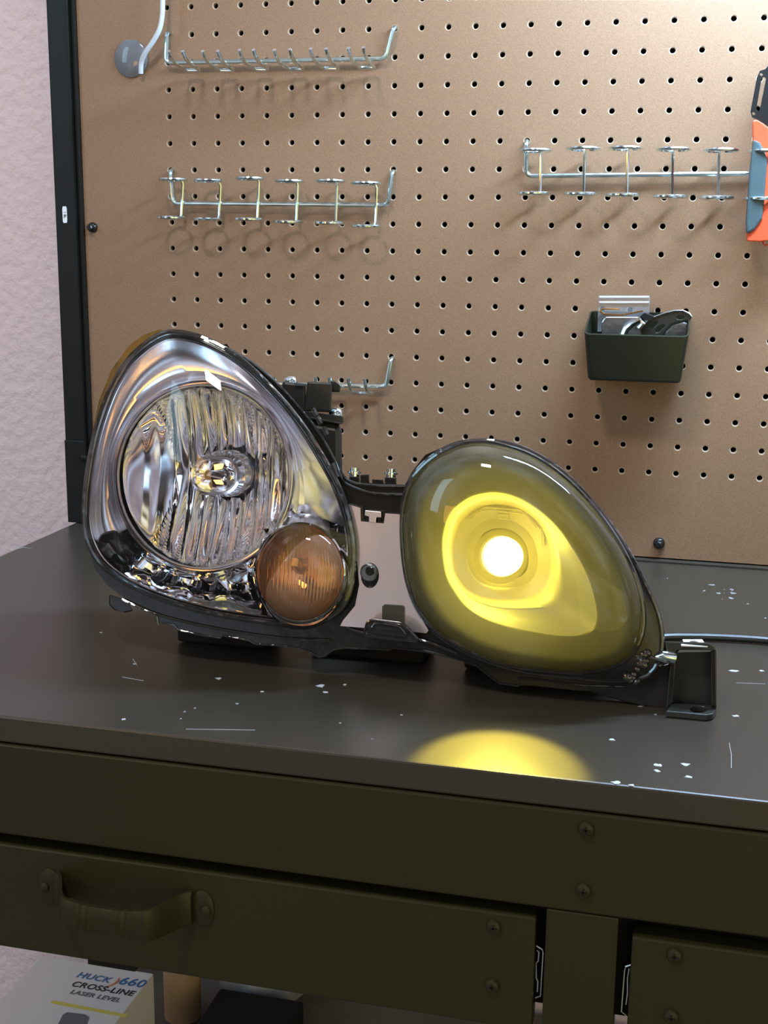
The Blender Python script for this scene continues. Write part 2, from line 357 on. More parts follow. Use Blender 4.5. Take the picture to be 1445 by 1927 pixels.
# ------------------------------------------------------------------ hook racks
def fillet(pts, r, n=5):
    out = [Vector(pts[0])]
    for i in range(1, len(pts)-1):
        p, a_, b_ = Vector(pts[i]), Vector(pts[i-1]), Vector(pts[i+1]); da = (a_-p); db = (b_-p); q = min(r, da.length*.45, db.length*.45)
        s_, e_ = p+da.normalized()*q, p+db.normalized()*q
        for k in range(n+1):
            t_ = k/n; out.append(s_*(1-t_)**2+p*2*t_*(1-t_)+e_*t_*t_)
    out.append(Vector(pts[-1])); return out
def rack_bar(root, pts, yb, r=.0019):
    """pts: pixel points hole-left, down, along, up; the wire bends out of the holes"""
    P_ = [onY(px, py, -yb) for px, py in pts]; first = P_[0].copy(); last = P_[-1].copy()
    L = [Vector((first.x, .004, first.z))]+P_+([Vector((last.x, .004, last.z))] if pts[-1][1] < 1900 and root.get('open') is None else [])
    build(MB().tube(fillet(L, .006), r, 10), 'rack_wire', 'zinc', root)
YB = .0075
def prong_rack(label, barpts, prongs, tip, group=None):
    p0 = onY(*barpts[1], -YB); root = thing('prong_hook_rack', label, 'hook rack', p0, group); rack_bar(root, barpts, YB, .0021)
    for (bx, by, bx2, by2) in prongs:     # bar pixel where the two prongs cross the bar
        A = onY(bx, by, -YB-.003); B = onY(bx2, by2, -YB-.003)
        pts = []
        prof = [(-.041, tip), (-.037, tip*.55-.0015), (-.031, tip*.2-.003), (-.023, -.0042), (-.012, -.0052), (-.004, -.006), (.0, -.0065)]
        for y_, z_ in prof: pts.append(A+Vector((-.001, y_, z_)))
        for y_, z_ in prof[::-1]: pts.append(B+Vector((.001, y_, z_)))
        a = MB(); a.tube(fillet(pts, .003, 3), .00175, 10); build(a, 'prong', 'zinc_bright', root)
    return root
prong_rack('zinc wire rack of paired prongs at the top left of the pegboard', [(314, 60), (312, 118), (726, 110), (741, 50)],
           [(352, 119, 374, 119), (414, 119, 438, 119), (481, 117, 503, 117), (545, 117, 569, 116), (611, 115, 635, 115), (680, 114, 703, 113)], .0055)
prong_rack('zinc wire prong rack partly hidden behind the top of the headlight', [(312, 670), (322, 718), (727, 727), (736, 675)],
           [(562-20, 725, 584-20, 725), (618, 726, 640, 726), (678, 727, 704, 728)], .0125)
def ring_rack(label, barpts, items, Rr):
    p0 = onY(*barpts[1], -YB); root = thing('ring_tool_rack', label, 'tool rack', p0)
    if barpts[-1][0] > 1445: root['open'] = 1
    rack_bar(root, barpts, YB, .0021)
    if root.get('open') is not None: del root['open']
    for (wx, ty, by, tx, bx) in items:   # wire x, ring top y, ring bottom y, ring centre x top / bottom
        A = onY(wx, ty+4, -YB-.0032); B = onY(wx-2, by-3, -YB-.0032)
        c_ = MB()
        ring = []
        def arc(cx_, cy_, yy, W_):
            C_ = onY(cx_, cy_, W_.y-Rr); C_.z = W_.z+(C_.z-W_.z)*0
            C_.x = max(W_.x-Rr*.8, min(W_.x+Rr*.8, C_.x))
            an0 = math.atan2(W_.y-C_.y, W_.x-C_.x)
            return [C_+Vector((math.cos(an0+k)*Rr, math.sin(an0+k)*Rr, 0)) for k in [j/30*5.9 for j in range(31)]]
        top = arc(tx, ty, 0, A); bot = arc(bx, by, 0, B)
        c_.tube(top[::-1]+[A+Vector((0, 0, -.004)), B+Vector((0, 0, .004))]+bot,   .0016, 8)
        build(c_, 'ring_clip', 'zinc_bright', root)
    return root
ring_rack('zinc wire rack of six double rings on the left of the pegboard', [(320, 320), (325, 382), (730, 386), (738, 322)],
          [(344, 335, 413, 325, 323), (415, 337, 416, 391, 391), (487, 333, 416, 470, 469), (560, 338, 421, 544, 542), (634, 338, 423, 622, 621), (709, 342, 429, 688, 688)], .0130)
ring_rack('zinc wire rack of double rings on the right, holding the orange tool', [(990, 265), (990, 331), (1545, 325)],
          [(1018, 281, 368, 1007, 1003), (1100, 278, 369, 1098, 1092), (1181, 277, 371, 1177, 1172), (1266, 279, 374, 1267, 1261), (1353, 281, 376, 1357, 1348), (1440, 283, 378, 1440, 1431)], .0140)

# ------------------------------------------------------------------ generic traced slab on a Y plane
def yslab(pp, Y, th, holes=()):
    f = [onY(px, py, Y) for px, py in pp]; hf = [[onY(px, py, Y) for px, py in h] for h in holes]
    d = Vector((0, th, 0)); return MB().slab(f, [p+d for p in f], hf, [[p+d for p in h] for h in hf])
def circ(cx_, cy_, rx, ry, n=16, a0=0): return [(cx_+rx*math.cos(a0+2*math.pi*k/n), cy_+ry*math.sin(a0+2*math.pi*k/n)) for k in range(n)]
def z4(o, s): return lambda *pts: [(o[0]+x*s, o[1]+y*s) for x, y in pts]
# ------------------------------------------------------------------ orange tool at right edge
q = z4((1380, 100), .1970); YT = -.034
tl = thing('orange_grey_tool', 'orange and grey handled tool with black slotted head held in the right ring rack', 'hand tool', onY(1425, 440, YT))
build(yslab([(1445, 124), (1440, 130), (1430, 133), (1424, 146), (1412, 210), (1415, 220), (1424, 224), (1440, 236), (1470, 250), (1490, 240), (1490, 60), (1460, 60)], YT+.006, .004,
            [circ(1432.5, 140, 3, 3, 10), circ(1418, 213.5, 3, 3, 10), [(1433, 148), (1437, 144), (1441, 146), (1441, 150), (1430, 205), (1428, 210), (1423, 206)]]), 'slotted_head', 'blade_black', tl, False, .0008)
build(yslab([(1416, 227), (1424, 225), (1436, 232), (1452, 244), (1490, 262), (1490, 452), (1445, 452), (1432, 455), (1406, 454), (1405, 441), (1415, 300), (1417, 262)], YT, .016), 'handle_shell', 'orange_plastic', tl, False, .003)
build(yslab([(1417, 262), (1430, 268), (1438, 282), (1444, 300), (1438, 380), (1434, 412), (1420, 432), (1405, 441), (1403.5, 420), (1410, 330), (1414, 290)], YT-.003, .016), 'handle_grip', 'rubber_grey', tl, False, .002)
a = MB(); cc = onY(1442, 455, YT+.008); a.tube([cc+Vector((math.cos(k/16*6.283)*.0028, 0, math.sin(k/16*6.283)*.0028)) for k in range(16)], .0008, 6, True); build(a, 'hang_loop', 'orange_plastic', tl)

# ------------------------------------------------------------------ parts bin
YBF = -.062
bt = [onY(1098, 630, YBF), onY(1296, 634, YBF)]; zt = (bt[0].z+bt[1].z)/2; zbm = onY(1108, 716, YBF+.002).z; xl, xr = bt[0].x, bt[1].x
bn = thing('parts_bin', 'small black open plastic bin hung on the pegboard, full of small parts', 'bin', ((xl+xr)/2, -.03, zbm))
def rrect(x0, x1, y0, y1, z_, r, n=5):
    out = []
    for cx_, cy_, a0 in ((x1-r, y1-r, 0), (x0+r, y1-r, 90), (x0+r, y0+r, 180), (x1-r, y0+r, 270)):
        for k in range(n): an = math.radians(a0+90*k/(n-1)); out.append(Vector((cx_+r*math.cos(an), cy_+r*math.sin(an), z_)))
    return out
tp = .0045; yb0 = -.003
zbk = onY(1117, 585, -.004).z
L = [rrect(xl+tp+.002, xr-tp-.002, YBF+tp+.002, yb0-.002, zbm, .003), rrect(xl+tp, xr-tp, YBF+tp, yb0, zbm+.002, .005), rrect(xl, xr, YBF, yb0, zt, .005), rrect(xl+.0015, xr-.0015, YBF+.0015, yb0-.0015, zt, .004),
     rrect(xl+tp+.0015, xr-tp-.0015, YBF+tp+.0015, yb0-.0015, zbm+.003, .004)]
for l_ in (L[2], L[3]):
    for p in l_: p.z = zt+(zbk-zt)*max(0, min(1, (p.y-YBF)/(yb0-YBF)))**.8
build(MB().loft(L, True, True), 'bin_shell', 'bin_plastic', bn)
a = MB(); a.box(xl+.006, xr-.006, yb0, -.0005, zt-.020, zt-.001); build(a, 'hanger', 'bin_plastic', bn, False)
# contents
zip_ = thing('zip_bag', 'clear plastic zip bag standing out of the black parts bin', 'bag', onY(1175, 620, -.012))
build(yslab([(1126, 556), (1223, 556), (1221, 624), (1124, 624)], -.012, .0008), 'bag_film', 'clear_bag', zip_, False)
for y_ in (559, 569): build(MB().tube([onY(1128, y_, -.013), onY(1221, y_, -.013)], .0009, 6), 'zip_seal', 'label_white', zip_)
build(MB().tube(fillet([onY(*p_, -.015) for p_ in ((1165, 582), (1135, 581), (1128, 585), (1135, 591), (1172, 593), (1210, 585))], .003), .0007, 6), 'orange_wire', 'orange_glint', zip_)
mp_ = build(yslab([(1136, 600), (1141, 596), (1200, 596), (1214, 598), (1214, 650), (1131, 650), (1132, 606)], -.026, .003), 'metal_plate', 'steel_part', None, False, .001)
tag(mp_, 'dull silver metal plate at the left inside the black parts bin', 'metal plate')
q = z4((1050, 520), .2007)
bk = thing('slotted_bracket', 'dark slotted metal bracket poking out of the parts bin at the right', 'bracket', onY(1250, 620, -.030))
build(yslab(q((890, 385), (1000, 345), (1100, 322), (1170, 322), (1230, 350), (1258, 385), (1240, 410), (1130, 420), (1060, 445), (1010, 500), (950, 590), (800, 590), (765, 490), (840, 420)), -.036, .0015,
            [q((850, 480), (870, 500), (890, 490), (938, 440), (935, 420), (910, 418), (870, 445)), q((905, 510), (920, 530), (945, 525), (1005, 470), (1005, 450), (975, 448), (935, 475)), q(*[(1145+42*math.cos(k*.524), 385+22*math.sin(k*.524)) for k in range(12)])]),
      'bracket_plate', 'steel_dark', bk, False, .0003)
build(MB().tube([onY(px, py, -.0365) for px, py in q((890, 385), (1000, 345), (1100, 322), (1170, 322), (1230, 350), (1258, 385))], .0008, 6), 'bracket_rim', 'steel_part', bk)
cl = build(yslab(q((765, 375), (810, 338), (900, 375), (880, 420), (800, 410)), -.042, .006), 'spring_clip', 'blade_black', None, False, .0006); tag(cl, 'small black clip on top of the silver parts in the bin', 'clip')
hs = build(MB().tube([onY(px, py, -.040) for px, py in q((610, 560), (640, 490), (700, 440), (770, 405), (800, 440), (760, 490))], .0030, 8), 'silver_hook', 'steel_part', None); tag(hs, 'curved shiny silver fitting in the middle of the parts bin', 'fitting')
pl = build(yslab(q((1010, 520), (1080, 460), (1180, 430), (1215, 440), (1200, 590), (980, 590)), -.024, .002), 'metal_disc', 'steel_part', None, False, .001); tag(pl, 'pale silver plate at the right end inside the parts bin', 'metal plate')
for o_ in (mp_, cl, hs, pl): pass

# ------------------------------------------------------------------ clear disc with white cable
ds = thing('suction_disc_cable', 'clear round suction disc with a white curved cable at the upper left of the pegboard', 'cable holder', onY(247, 110, 0))
c_ = onY(247, 110, -.001); a = MB(); a.lathe(c_, (0, -1, 0), [(.0178, 0), (.0178, .0008), (.0165, .0016), (.008, .003), (.003, .0034)], 40); build(a, 'clear_disc', 'suction_clear', ds)
pts = [onY(px, py, -y_) for px, py, y_ in ((265, 138, .006), (266, 118, .009), (273, 100, .013), (288, 78, .016), (300, 55, .018), (305, 30, .018), (306, 0, .018), (306, -60, .018))]
def smooth_path(pts, n=6):
    out = []
    for i in range(len(pts)-1):
        p0, p1, p2, p3 = pts[max(i-1, 0)], pts[i], pts[i+1], pts[min(i+2, len(pts)-1)]
        for k in range(n):
            t_ = k/n; out.append(.5*((2*p1)+(p2-p0)*t_+(2*p0-5*p1+4*p2-p3)*t_*t_+(3*p1-p0-3*p2+p3)*t_**3))
    out.append(pts[-1]); return out
build(MB().tube(smooth_path(pts), .0024, 10), 'cable', 'cable_white', ds)

# ------------------------------------------------------------------ lower shelf things
ZS = -.9695
bx0 = onZ(95, 1797, ZS+.10); bxr = onZ(289, 1832, ZS+.10); fr_ = onZ(236, 1927, ZS+.10)
x1 = bxr.x; x0 = x1-.125; y1 = bxr.y; y0 = y1-.20
bxt = ZS+.10
bx = thing('laser_level_box', 'white product box lettered for a cross-line laser level, lying on the lower shelf', 'box', ((x0+x1)/2, (y0+y1)/2, ZS))
build(MB().box(x0, x1, y0, y1, ZS, bxt), 'carton', 'paper_white', bx, False, .001)
def T2(px, py): return onZ(px, py, bxt+.0003)
def tline(body, a_, b_, m, nm, sh=.15, hfac=1.):
    A, B = T2(*a_), T2(*b_); ux = (B-A).normalized(); L_ = (B-A).length
    cu = bpy.data.curves.new('t', 'FONT'); cu.body = body; cu.size = 1; cu.space_character = 1.05; o_ = bpy.data.objects.new('t', cu); COL.objects.link(o_)
    dg = bpy.context.evaluated_depsgraph_get(); dg.update(); wd = o_.evaluated_get(dg).dimensions.x; bpy.data.objects.remove(o_)
    return text_mesh(body, L_/wd, A, ux, (-ux.y, ux.x, 0), nm, m, bx, sh, 1.05)
tline('HUCK', (142, 1838), (202, 1849), 'ink_blue', 'blue_lettering')
tline(')', (206, 1852), (213, 1854), 'ink_orange', 'orange_mark')
tline('660', (220, 1851), (266, 1858), 'ink_blue', 'blue_lettering')
tline('CROSS-LINE', (132, 1855), (247, 1874), 'ink_black', 'black_lettering')
tline('LASER LEVEL', (130, 1869), (222, 1886), 'ink_grey', 'grey_lettering')
A_, B_ = T2(97, 1885), T2(238, 1912); u_ = (B_-A_).normalized(); v_ = Vector((-u_.y, u_.x, 0))*.0022
build(MB().slab([A_-v_+Vector((0, 0, .0002)), B_-v_+Vector((0, 0, .0002)), B_+v_+Vector((0, 0, .0002)), A_+v_+Vector((0, 0, .0002))], [A_-v_, B_-v_, B_+v_, A_+v_]), 'yellow_stripe', 'ink_yellow', bx, False)
pts = [T2(px, py) for px, py in ((108, 1930), (118, 1910), (126, 1905), (160, 1909), (168, 1914), (160, 1935))]
build(MB().slab([p+Vector((0, 0, .0002)) for p in pts], pts), 'printed_picture', 'ink_grey', bx, False)
# cardboard roll, pale bag, dark case behind the box
Z0s = ZS
p = onZ(322, 1893, Z0s+.03); cb = MB().lathe((p.x, p.y+.03, Z0s+.0005), (0, 0, 1), [(.020, 0), (.020, .16), (.017, .16), (.017, .01)], 28)
tag(build(cb, 'cardboard_tube', 'cardboard', base=(p.x, p.y+.03, Z0s)), 'tan cardboard tube standing on the lower shelf beside the white box', 'tube')
p = onZ(430, 1880, Z0s+.05); a = MB(); L = []
for k in range(9):
    t_ = k/8; rr = .055*math.sin(math.pi*(.12+.86*t_))**.5; L.append([Vector((p.x+.01+math.cos(j/24*6.283)*rr*(1+.12*math.sin(j*2.1+k)), p.y+.08+math.sin(j/24*6.283)*rr*.8*(1+.1*math.cos(j*1.7)), Z0s+.001+.13*t_)) for j in range(24)])
tag(build(a.loft(L, True, True), 'plastic_bag', 'bag_white', base=(p.x, p.y+.08, Z0s)), 'pale crumpled plastic bag on the lower shelf right of the cardboard tube', 'bag')
p = onZ(470, 1900, Z0s+.045); a = MB().box(p.x-.045, p.x+.05, p.y-.08, p.y+.03, Z0s+.0005, Z0s+.045)
tag(build(a, 'dark_case', 'void_dark', None, False, .004, base=(p.x, p.y, Z0s)), 'dark rectangular case on the lower shelf in front of the pale bag', 'case')

# ------------------------------------------------------------------ black cable lying on the worktop
pts = [onZ(px, py, ZT+.0034) for px, py in ((1190, 1206), (1248, 1199), (1300, 1198), (1370, 1200), (1445, 1205), (1520, 1214))]
cb = build(MB().tube(smooth_path(pts), .0030, 10), 'black_cable', 'cable_black', base=pts[2]); tag(cb, 'thin black power cable running from the headlight across the worktop', 'cable')

# ================================================================== HEADLIGHT
TILT = math.radians(7); HO = Vector((.33, -.405, ZT))
HV = Vector((0, math.sin(TILT), math.cos(TILT))); HWd = Vector((0, -math.cos(TILT), math.sin(TILT))); HX = Vector((1, 0, 0))
def H(px, py, w=0.):
    """pixel traced onto the headlight's face plane, w metres in front of it"""
    d = ray(px, py); o_ = HO+HWd*w; t_ = (o_-CC).dot(HWd)/d.dot(HWd); return CC+d*t_
def loc(p): d = p-HO; return d.dot(HX), d.dot(HV), d.dot(HWd)
def glob(u_, v_, w): return HO+HX*u_+HV*v_+HWd*w
hl = thing('car_headlight', 'clear-lensed car headlight assembly with glowing yellow projector lying upright on the worktop', 'headlight', HO)
def catmull(pts, n=6):
    out = []; m_ = len(pts)
    for i in range(m_):
        p0, p1, p2, p3 = [Vector((*pts[(i+k) % m_], 0)) for k in (-1, 0, 1, 2)]
        for k in range(n):
            t_ = k/n; q_ = .5*((2*p1)+(p2-p0)*t_+(2*p0-5*p1+4*p2-p3)*t_*t_+(3*p1-p0-3*p2+p3)*t_**3); out.append((q_.x, q_.y))
    return out
def polar(pts, c, n=96):
    """resample a closed outline at n even angles round c"""
    d = catmull(pts, 8); res = []
    for k in range(n):
        an = 2*math.pi*k/n; dx, dy = math.cos(an), math.sin(an); best = None
        for i in range(len(d)):
            x1_, y1_ = d[i][0]-c[0], d[i][1]-c[1]; x2_, y2_ = d[(i+1) % len(d)][0]-c[0], d[(i+1) % len(d)][1]-c[1]
            c1 = dx*y1_-dy*x1_; c2 = dx*y2_-dy*x2_
            if (c1 <= 0) != (c2 <= 0):
                t_ = c1/(c1-c2); xx, yy = x1_+(x2_-x1_)*t_, y1_+(y2_-y1_)*t_; r_ = xx*dx+yy*dy
                if r_ > 0 and (best is None or r_ > best): best = r_
        res.append(best or 1.)
    return [(c[0]+math.cos(2*math.pi*k/n)*r_, c[1]+math.sin(2*math.pi*k/n)*r_) for k, r_ in enumerate(res)]
def scale(l, c, s): return [(c[0]+(x-c[0])*s, c[1]+(y-c[1])*s) for x, y in l]
def mix(a_, b_, t_): return [(x*(1-t_)+X*t_, y*(1-t_)+Y*t_) for (x, y), (X, Y) in zip(a_, b_)]
def HL(l, w): return [H(x, y, w) for x, y in l]
qa = z4((140, 600), .38754)
OLz = qa((480, 62), (600, 85), (720, 140), (830, 215), (940, 320), (1040, 430), (1130, 550), (1210, 680), (1270, 790), (1315, 900), (1345, 1020), (1358, 1130), (1350, 1250), (1325, 1350), (1270, 1430), (1180, 1472), (1040, 1480),
         (850, 1460), (650, 1425), (450, 1370), (300, 1310), (200, 1250), (120, 1180), (70, 1090), (48, 980), (55, 820), (75, 680), (100, 560), (140, 430), (190, 310), (260, 200), (340, 125), (410, 80))
cL = (400, 930); OL = polar(OLz, cL, 128)
cE = (384, 897); 
def ell(rx, ry, c=cE, n=128): return [(c[0]+rx*math.cos(2*math.pi*k/n), c[1]+ry*math.sin(2*math.pi*k/n)) for k in range(n)]
qb = z4((620, 800), .52595)
ORz = qb((540, 62), (640, 80), (740, 120), (840, 190), (930, 280), (1010, 385), (1070, 490), (1105, 580), (1122, 670), (1115, 750), (1075, 825), (1000, 865), (900, 882), (780, 877), (640, 858), (500, 808), (395, 745), (320, 660), (280, 560), (262, 430), (263, 300), (292, 205), (350, 135), (440, 80))
cR = (950, 1050); OR = polar(ORz, cR, 128)
qc = z4((820, 900), .22838)
TRz = qc((490, 115), (380, 125), (270, 160), (150, 250), (90, 350), (60, 480), (60, 620), (90, 800), (150, 920), (230, 1030), (330, 1110), (450, 1170), (620, 1225), (800, 1265), (1000, 1295), (1150, 1298), (1250, 1270), (1310, 1220), (1330, 1130), (1310, 1000), (1270, 860), (1210, 720), (1120, 570), (1020, 430), (900, 310), (750, 200), (620, 140))
ICz = qc((500, 198), (380, 215), (270, 270), (190, 360), (145, 480), (130, 600), (150, 750), (200, 860), (280, 940), (400, 990), (540, 1010), (700, 1005), (820, 970), (900, 910), (945, 830), (965, 700), (950, 560), (910, 440), (830, 330), (720, 250), (610, 210))
cT = (945, 1047); TR = polar(TRz, cT, 128); IC = polar(ICz, cT, 128)
MCz = qc((500, 150), (380, 165), (250, 225), (150, 330), (110, 480), (105, 620), (130, 780), (190, 900), (270, 985), (380, 1040), (520, 1075), (660, 1085), (820, 1085), (960, 1075), (1030, 1050), (1050, 1010), (1060, 900), (1050, 780), (1020, 620), (970, 480), (880, 350), (750, 235), (620, 170))
MC = polar(MCz, cT, 128)

# ---- housing: black back shell with flange, holes where the reflector bowls sit
UNI = [(300, 620), (340, 626), (385, 640), (430, 655), (475, 684), (525, 725), (590, 800), (628, 860), (641, 890), (652, 903), (672, 908), (700, 909), (762, 912), (775, 888), (800, 856), (845, 836), (900, 828), (960, 836), (1020, 860), (1080, 903), (1130, 958), (1165, 1008),
       (1200, 1060), (1228, 1118), (1243, 1170), (1249, 1215), (1240, 1255), (1220, 1285), (1160, 1300), (1090, 1300), (1000, 1290), (975, 1290), (940, 1286), (920, 1272), (897, 1253), (858, 1240), (800, 1226), (740, 1219), (732, 1223), (700, 1221), (648, 1219), (626, 1223),
       (612, 1234), (601, 1237), (576, 1224), (540, 1216), (479, 1212), (468, 1205), (419, 1196), (416, 1201), (381, 1196), (335, 1185), (328, 1177), (304, 1172), (296, 1176), (294, 1158), (240, 1130), (200, 1100), (178, 1070), (164, 1020), (158, 970), (160, 910), (170, 830), (186, 755), (210, 695), (243, 650), (270, 630)]
hE = scale(OL, cL, .952)[::2]; hT = TR[::2]
a = MB(); a.slab(HL(UNI, -.003), HL(UNI, -.010), [HL(hE, -.003), HL(hT, -.003)], [HL(hE, -.010), HL(hT, -.010)])
build(a, 'housing_flange', 'black_plastic', hl, False)
def clampv(l):
    out = []
    for p in l:
        u_, v_, w = loc(p)
        q_ = glob(u_, v_, w)
        if q_.z < ZT+.0012: q_.z = ZT+.0012
        out.append(q_)
    return out
def shift(l, c, s, w, dv=0.):
    """local-frame scaled copy of an outline pushed back to depth w"""
    P_ = [loc(H(x, y, -.010)) for x, y in l]; cu_ = sum(p[0] for p in P_)/len(P_); cv_ = sum(p[1] for p in P_)/len(P_)
    return clampv([glob(cu_+(p[0]-cu_)*s, cv_+(p[1]-cv_)*s+dv, w) for p in P_])
a = MB(); a.loft([shift(OL, cL, .955, -.0101), shift(OL, cL, .91, -.05, -.004), shift(OL, cL, .80, -.085, -.012), shift(OL, cL, .5, -.11, -.022)], False, True)
build(a, 'rear_shell', 'black_matte', hl)
a = MB(); a.loft([shift(OR, cR, .985, -.0101), shift(OR, cR, .93, -.05, -.006), shift(OR, cR, .80, -.09, -.010), shift(OR, cR, .6, -.115, -.012)], False, True)
build(a, 'rear_shell', 'black_matte', hl)
# bottom rib between flange and worktop (rests on the bench)
for (xa_, xb_) in ((300, 470), (560, 780), (860, 1180)):
    n_ = 12; top_ = []; 
    A = loc(H(xa_, 1200, -.012)); B = loc(H(xb_, 1230, -.012)); zz = ZT+.001
    p_ = [glob(A[0], A[1]+.02, -.03), glob(B[0], B[1]+.02, -.03)]
    m_ = MB(); x0_, x1_ = p_[0].x, p_[1].x
    m_.box(x0_, x1_, HO.y+.045, HO.y+.085, zz, ZT+.030); build(m_, 'support_rib', 'void_dark', hl, False, .002)  # near-black colour puts the shade under the headlight into the ribs

# ---- left unit: silver bezel
CB = [(384, 897)]
E1 = polar([(x, y) for x, y in ell(167, 178, n=48)], cE, 128)
OLe = polar(OLz, cE, 128)
loops = []
for s_, w in ((.0, .0015), (.05, -.0005), (.14, -.004), (.28, -.008), (.45, -.0105), (.6, -.0115), (.75, -.0115), (.86, -.009), (.94, -.002), (1., .007)):
    base_ = mix(scale(OLe, cE, .955), scale(E1, cE, 1.02), s_); L = []
    for k, (x, y) in enumerate(base_):
        an = math.atan2(y-cE[1], x-cE[0]); rp_ = 0
        if .3 < an < 2.3 and .05 < s_ < .9: rp_ = .005*abs(math.sin(an*9+s_*.8))*math.sin(math.pi*s_)
        L.append(H(x, y, w+rp_))
    loops.append(L)
bz = MB().loft(loops)
for fi, f_ in enumerate(bz.f):
    k = fi % 128
    if 6 < k < 52: bz.m[fi] = 1
build(bz, 'bezel', ['bezel_silver', 'chrome'], hl)
# double lip ring round the bowl
loops = [HL(scale(E1, cE, s_), w) for s_, w in ((1.03, .008), (1.02, .0115), (1.00, .0125), (.985, .010), (.975, .0105), (.96, .009), (.95, .003), (.945, -.004))]
build(MB().loft(loops), 'bowl_ring', 'chrome_satin', hl)
# dark pocket at lower left of the bezel
pk = z4((150, 960), .20761)((160, 290), (200, 215), (290, 185), (340, 195), (380, 300), (430, 440), (450, 520), (370, 490), (260, 440), (190, 370))
pc = (210, 1030); PK = polar(pk, pc, 40)
build(MB().loft([HL(PK, .0000), HL(scale(PK, pc, .93), .0015), HL(scale(PK, pc, .85), -.004), HL(scale(PK, pc, .3), -.009)], False, True), 'bezel_pocket', 'steel_dark', hl)
# fluted bowl reflector
Eb = (cE[0]+2, cE[1]+2); a = MB(); nx, ny = 252, 60; rxp, ryp = 160, 171; vs = []; fs = []
A_ = loc(H(Eb[0]-rxp, Eb[1], 0)); B_ = loc(H(Eb[0]+rxp, Eb[1], 0)); C0 = loc(H(Eb[0], Eb[1], 0)); D_ = loc(H(Eb[0], Eb[1]-ryp, 0)); RU, RV = (B_[0]-A_[0])/2, D_[1]-C0[1]
CUu, CVv = C0[0], C0[1]
npitch = 12.5
def bowlw(x_, y_):
    r2 = min(1, x_*x_+y_*y_); w = -.002-.058*(1-r2)**.8
    fr_ = (x_+.23*(1-r2)**.8)*npitch/2; ph = fr_-math.floor(fr_); amp = .0085*(abs(y_)**.8*.9+.12)*(.35+.65*min(1, (1-r2)*5))
    amp *= (.75+.25*math.sin(y_*5+math.floor(fr_)*2.3)); 
    if x_ < -.62: amp *= .15
    if x_ > .3: amp += .0012
    return w+amp*math.sin(math.pi*ph)**1.0
for j in range(ny+1):
    yy = math.sin((j/ny-.5)*math.pi)
    hw = math.sqrt(max(0, 1-yy*yy))
    for i in range(nx+1):
        xx = (i/nx*2-1)*hw; vs.append(glob(CUu+xx*RU, CVv+yy*RV, bowlw(xx, yy)))
for j in range(ny):
    for i in range(nx): k = j*(nx+1)+i; fs.append((k, k+1, k+nx+2, k+nx+1))
a.add(vs, fs); raw_o = build(a, 'bowl_reflector', 'chrome_flute', hl, angle=60)
# bulb shield capsule: rounded box with a glass window
def capsule(cx_, cy_, hx, hy, r, n=8):
    out = []
    for sx_, sy_, a0 in ((1, 1, 0), (-1, 1, 90), (-1, -1, 180), (1, -1, 270)):
        for k in range(n): an = math.radians(a0+90*k/(n-1)); out.append((cx_+sx_*(hx-r)+r*math.cos(an), cy_+sy_*(hy-r)+r*math.sin(an)))
    return out
c1_, c2_ = (418, 893), (404, 895)
build(MB().loft([HL(capsule(432, 890, 46, 44, 40), -.052), HL(capsule(424, 891, 47, 44, 40), -.030), HL(capsule(412, 894, 49, 41, 36), -.014), HL(capsule(405, 895, 46, 36, 33), -.010), HL(capsule(404, 895, 42, 31, 29), -.0105), HL(capsule(404, 895, 39, 27, 26), -.013)]), 'bulb_shield', 'chrome_satin', hl)
build(MB().loft([HL(capsule(404, 895, 39, 27, 26), -.013), HL(capsule(404, 894, 34, 20, 19), -.016), HL(capsule(404, 894, 20, 9, 8), -.020)], False, True), 'shield_cap', 'chrome_flute', hl)
# chrome fluted facets under the bowl
for k, (px, py) in enumerate(((300, 1088), (330, 1098), (362, 1106), (395, 1112))):
    pass
# ---- turn signal pod
cS = (567, 1077)
def sg(s_, n=64): return [(cS[0]+82*s_*math.cos(2*math.pi*k/n)-2, cS[1]+91*s_*math.sin(2*math.pi*k/n)) for k in range(n)]
pod = build(MB().loft([HL(scale(sg(1.22), (cS[0], cS[1]), 1), -.006), HL(sg(1.12), .004), HL(sg(1.04), .0125), HL(sg(1.0), .0135), HL(sg(.985), .010)]), 'turn_signal_ring', 'chrome', hl)
a = MB(); vs = []; fs = []; nx2, ny2 = 300, 30
A_ = loc(H(cS[0]-84, cS[1], .01)); B_ = loc(H(cS[0]+80, cS[1], .01)); D_ = loc(H(cS[0]-2, cS[1]-90, .01)); SU, SV = (B_[0]-A_[0])/2, D_[1]-A_[1]; su, sv = (A_[0]+B_[0])/2, A_[1]
for j in range(ny2+1):
    yy = math.sin((j/ny2-.5)*math.pi); hw = math.sqrt(max(0, 1-yy*yy))
    for i in range(nx2+1):
        xx = (i/nx2*2-1)*hw; r2 = min(1, xx*xx+yy*yy)
        fl = .0013*abs(math.sin(xx*math.pi*12.5)) if r2 < .80 else .0
        vs.append(glob(su+xx*SU, sv+yy*SV, .008-.015*(1-r2)**.8+fl))
for j in range(ny2):
    for i in range(nx2): k = j*(nx2+1)+i; fs.append((k, k+1, k+nx2+2, k+nx2+1))
a.add(vs, fs); build(a, 'amber_reflector', 'amber_reflector', hl, angle=60)
loops = [HL(sg(math.sin(t_*math.pi/2)), .010+.017*math.cos(t_*math.pi/2)) for t_ in (1, .9, .8, .65, .5, .35, .2, .06)]
build(MB().loft(loops, False, True), 'turn_signal_lens', 'amber_lens', hl)
loops = [HL([(cS[0]-2+math.cos(2*math.pi*k/32)*r_*.9, cS[1]-14+math.sin(2*math.pi*k/32)*r_) for k in range(32)], w) for r_, w in ((18, -.012), (18, -.004), (14, .001), (6, .003))]
build(MB().loft(loops, False, True), 'signal_bulb', 'copper_dark', hl)
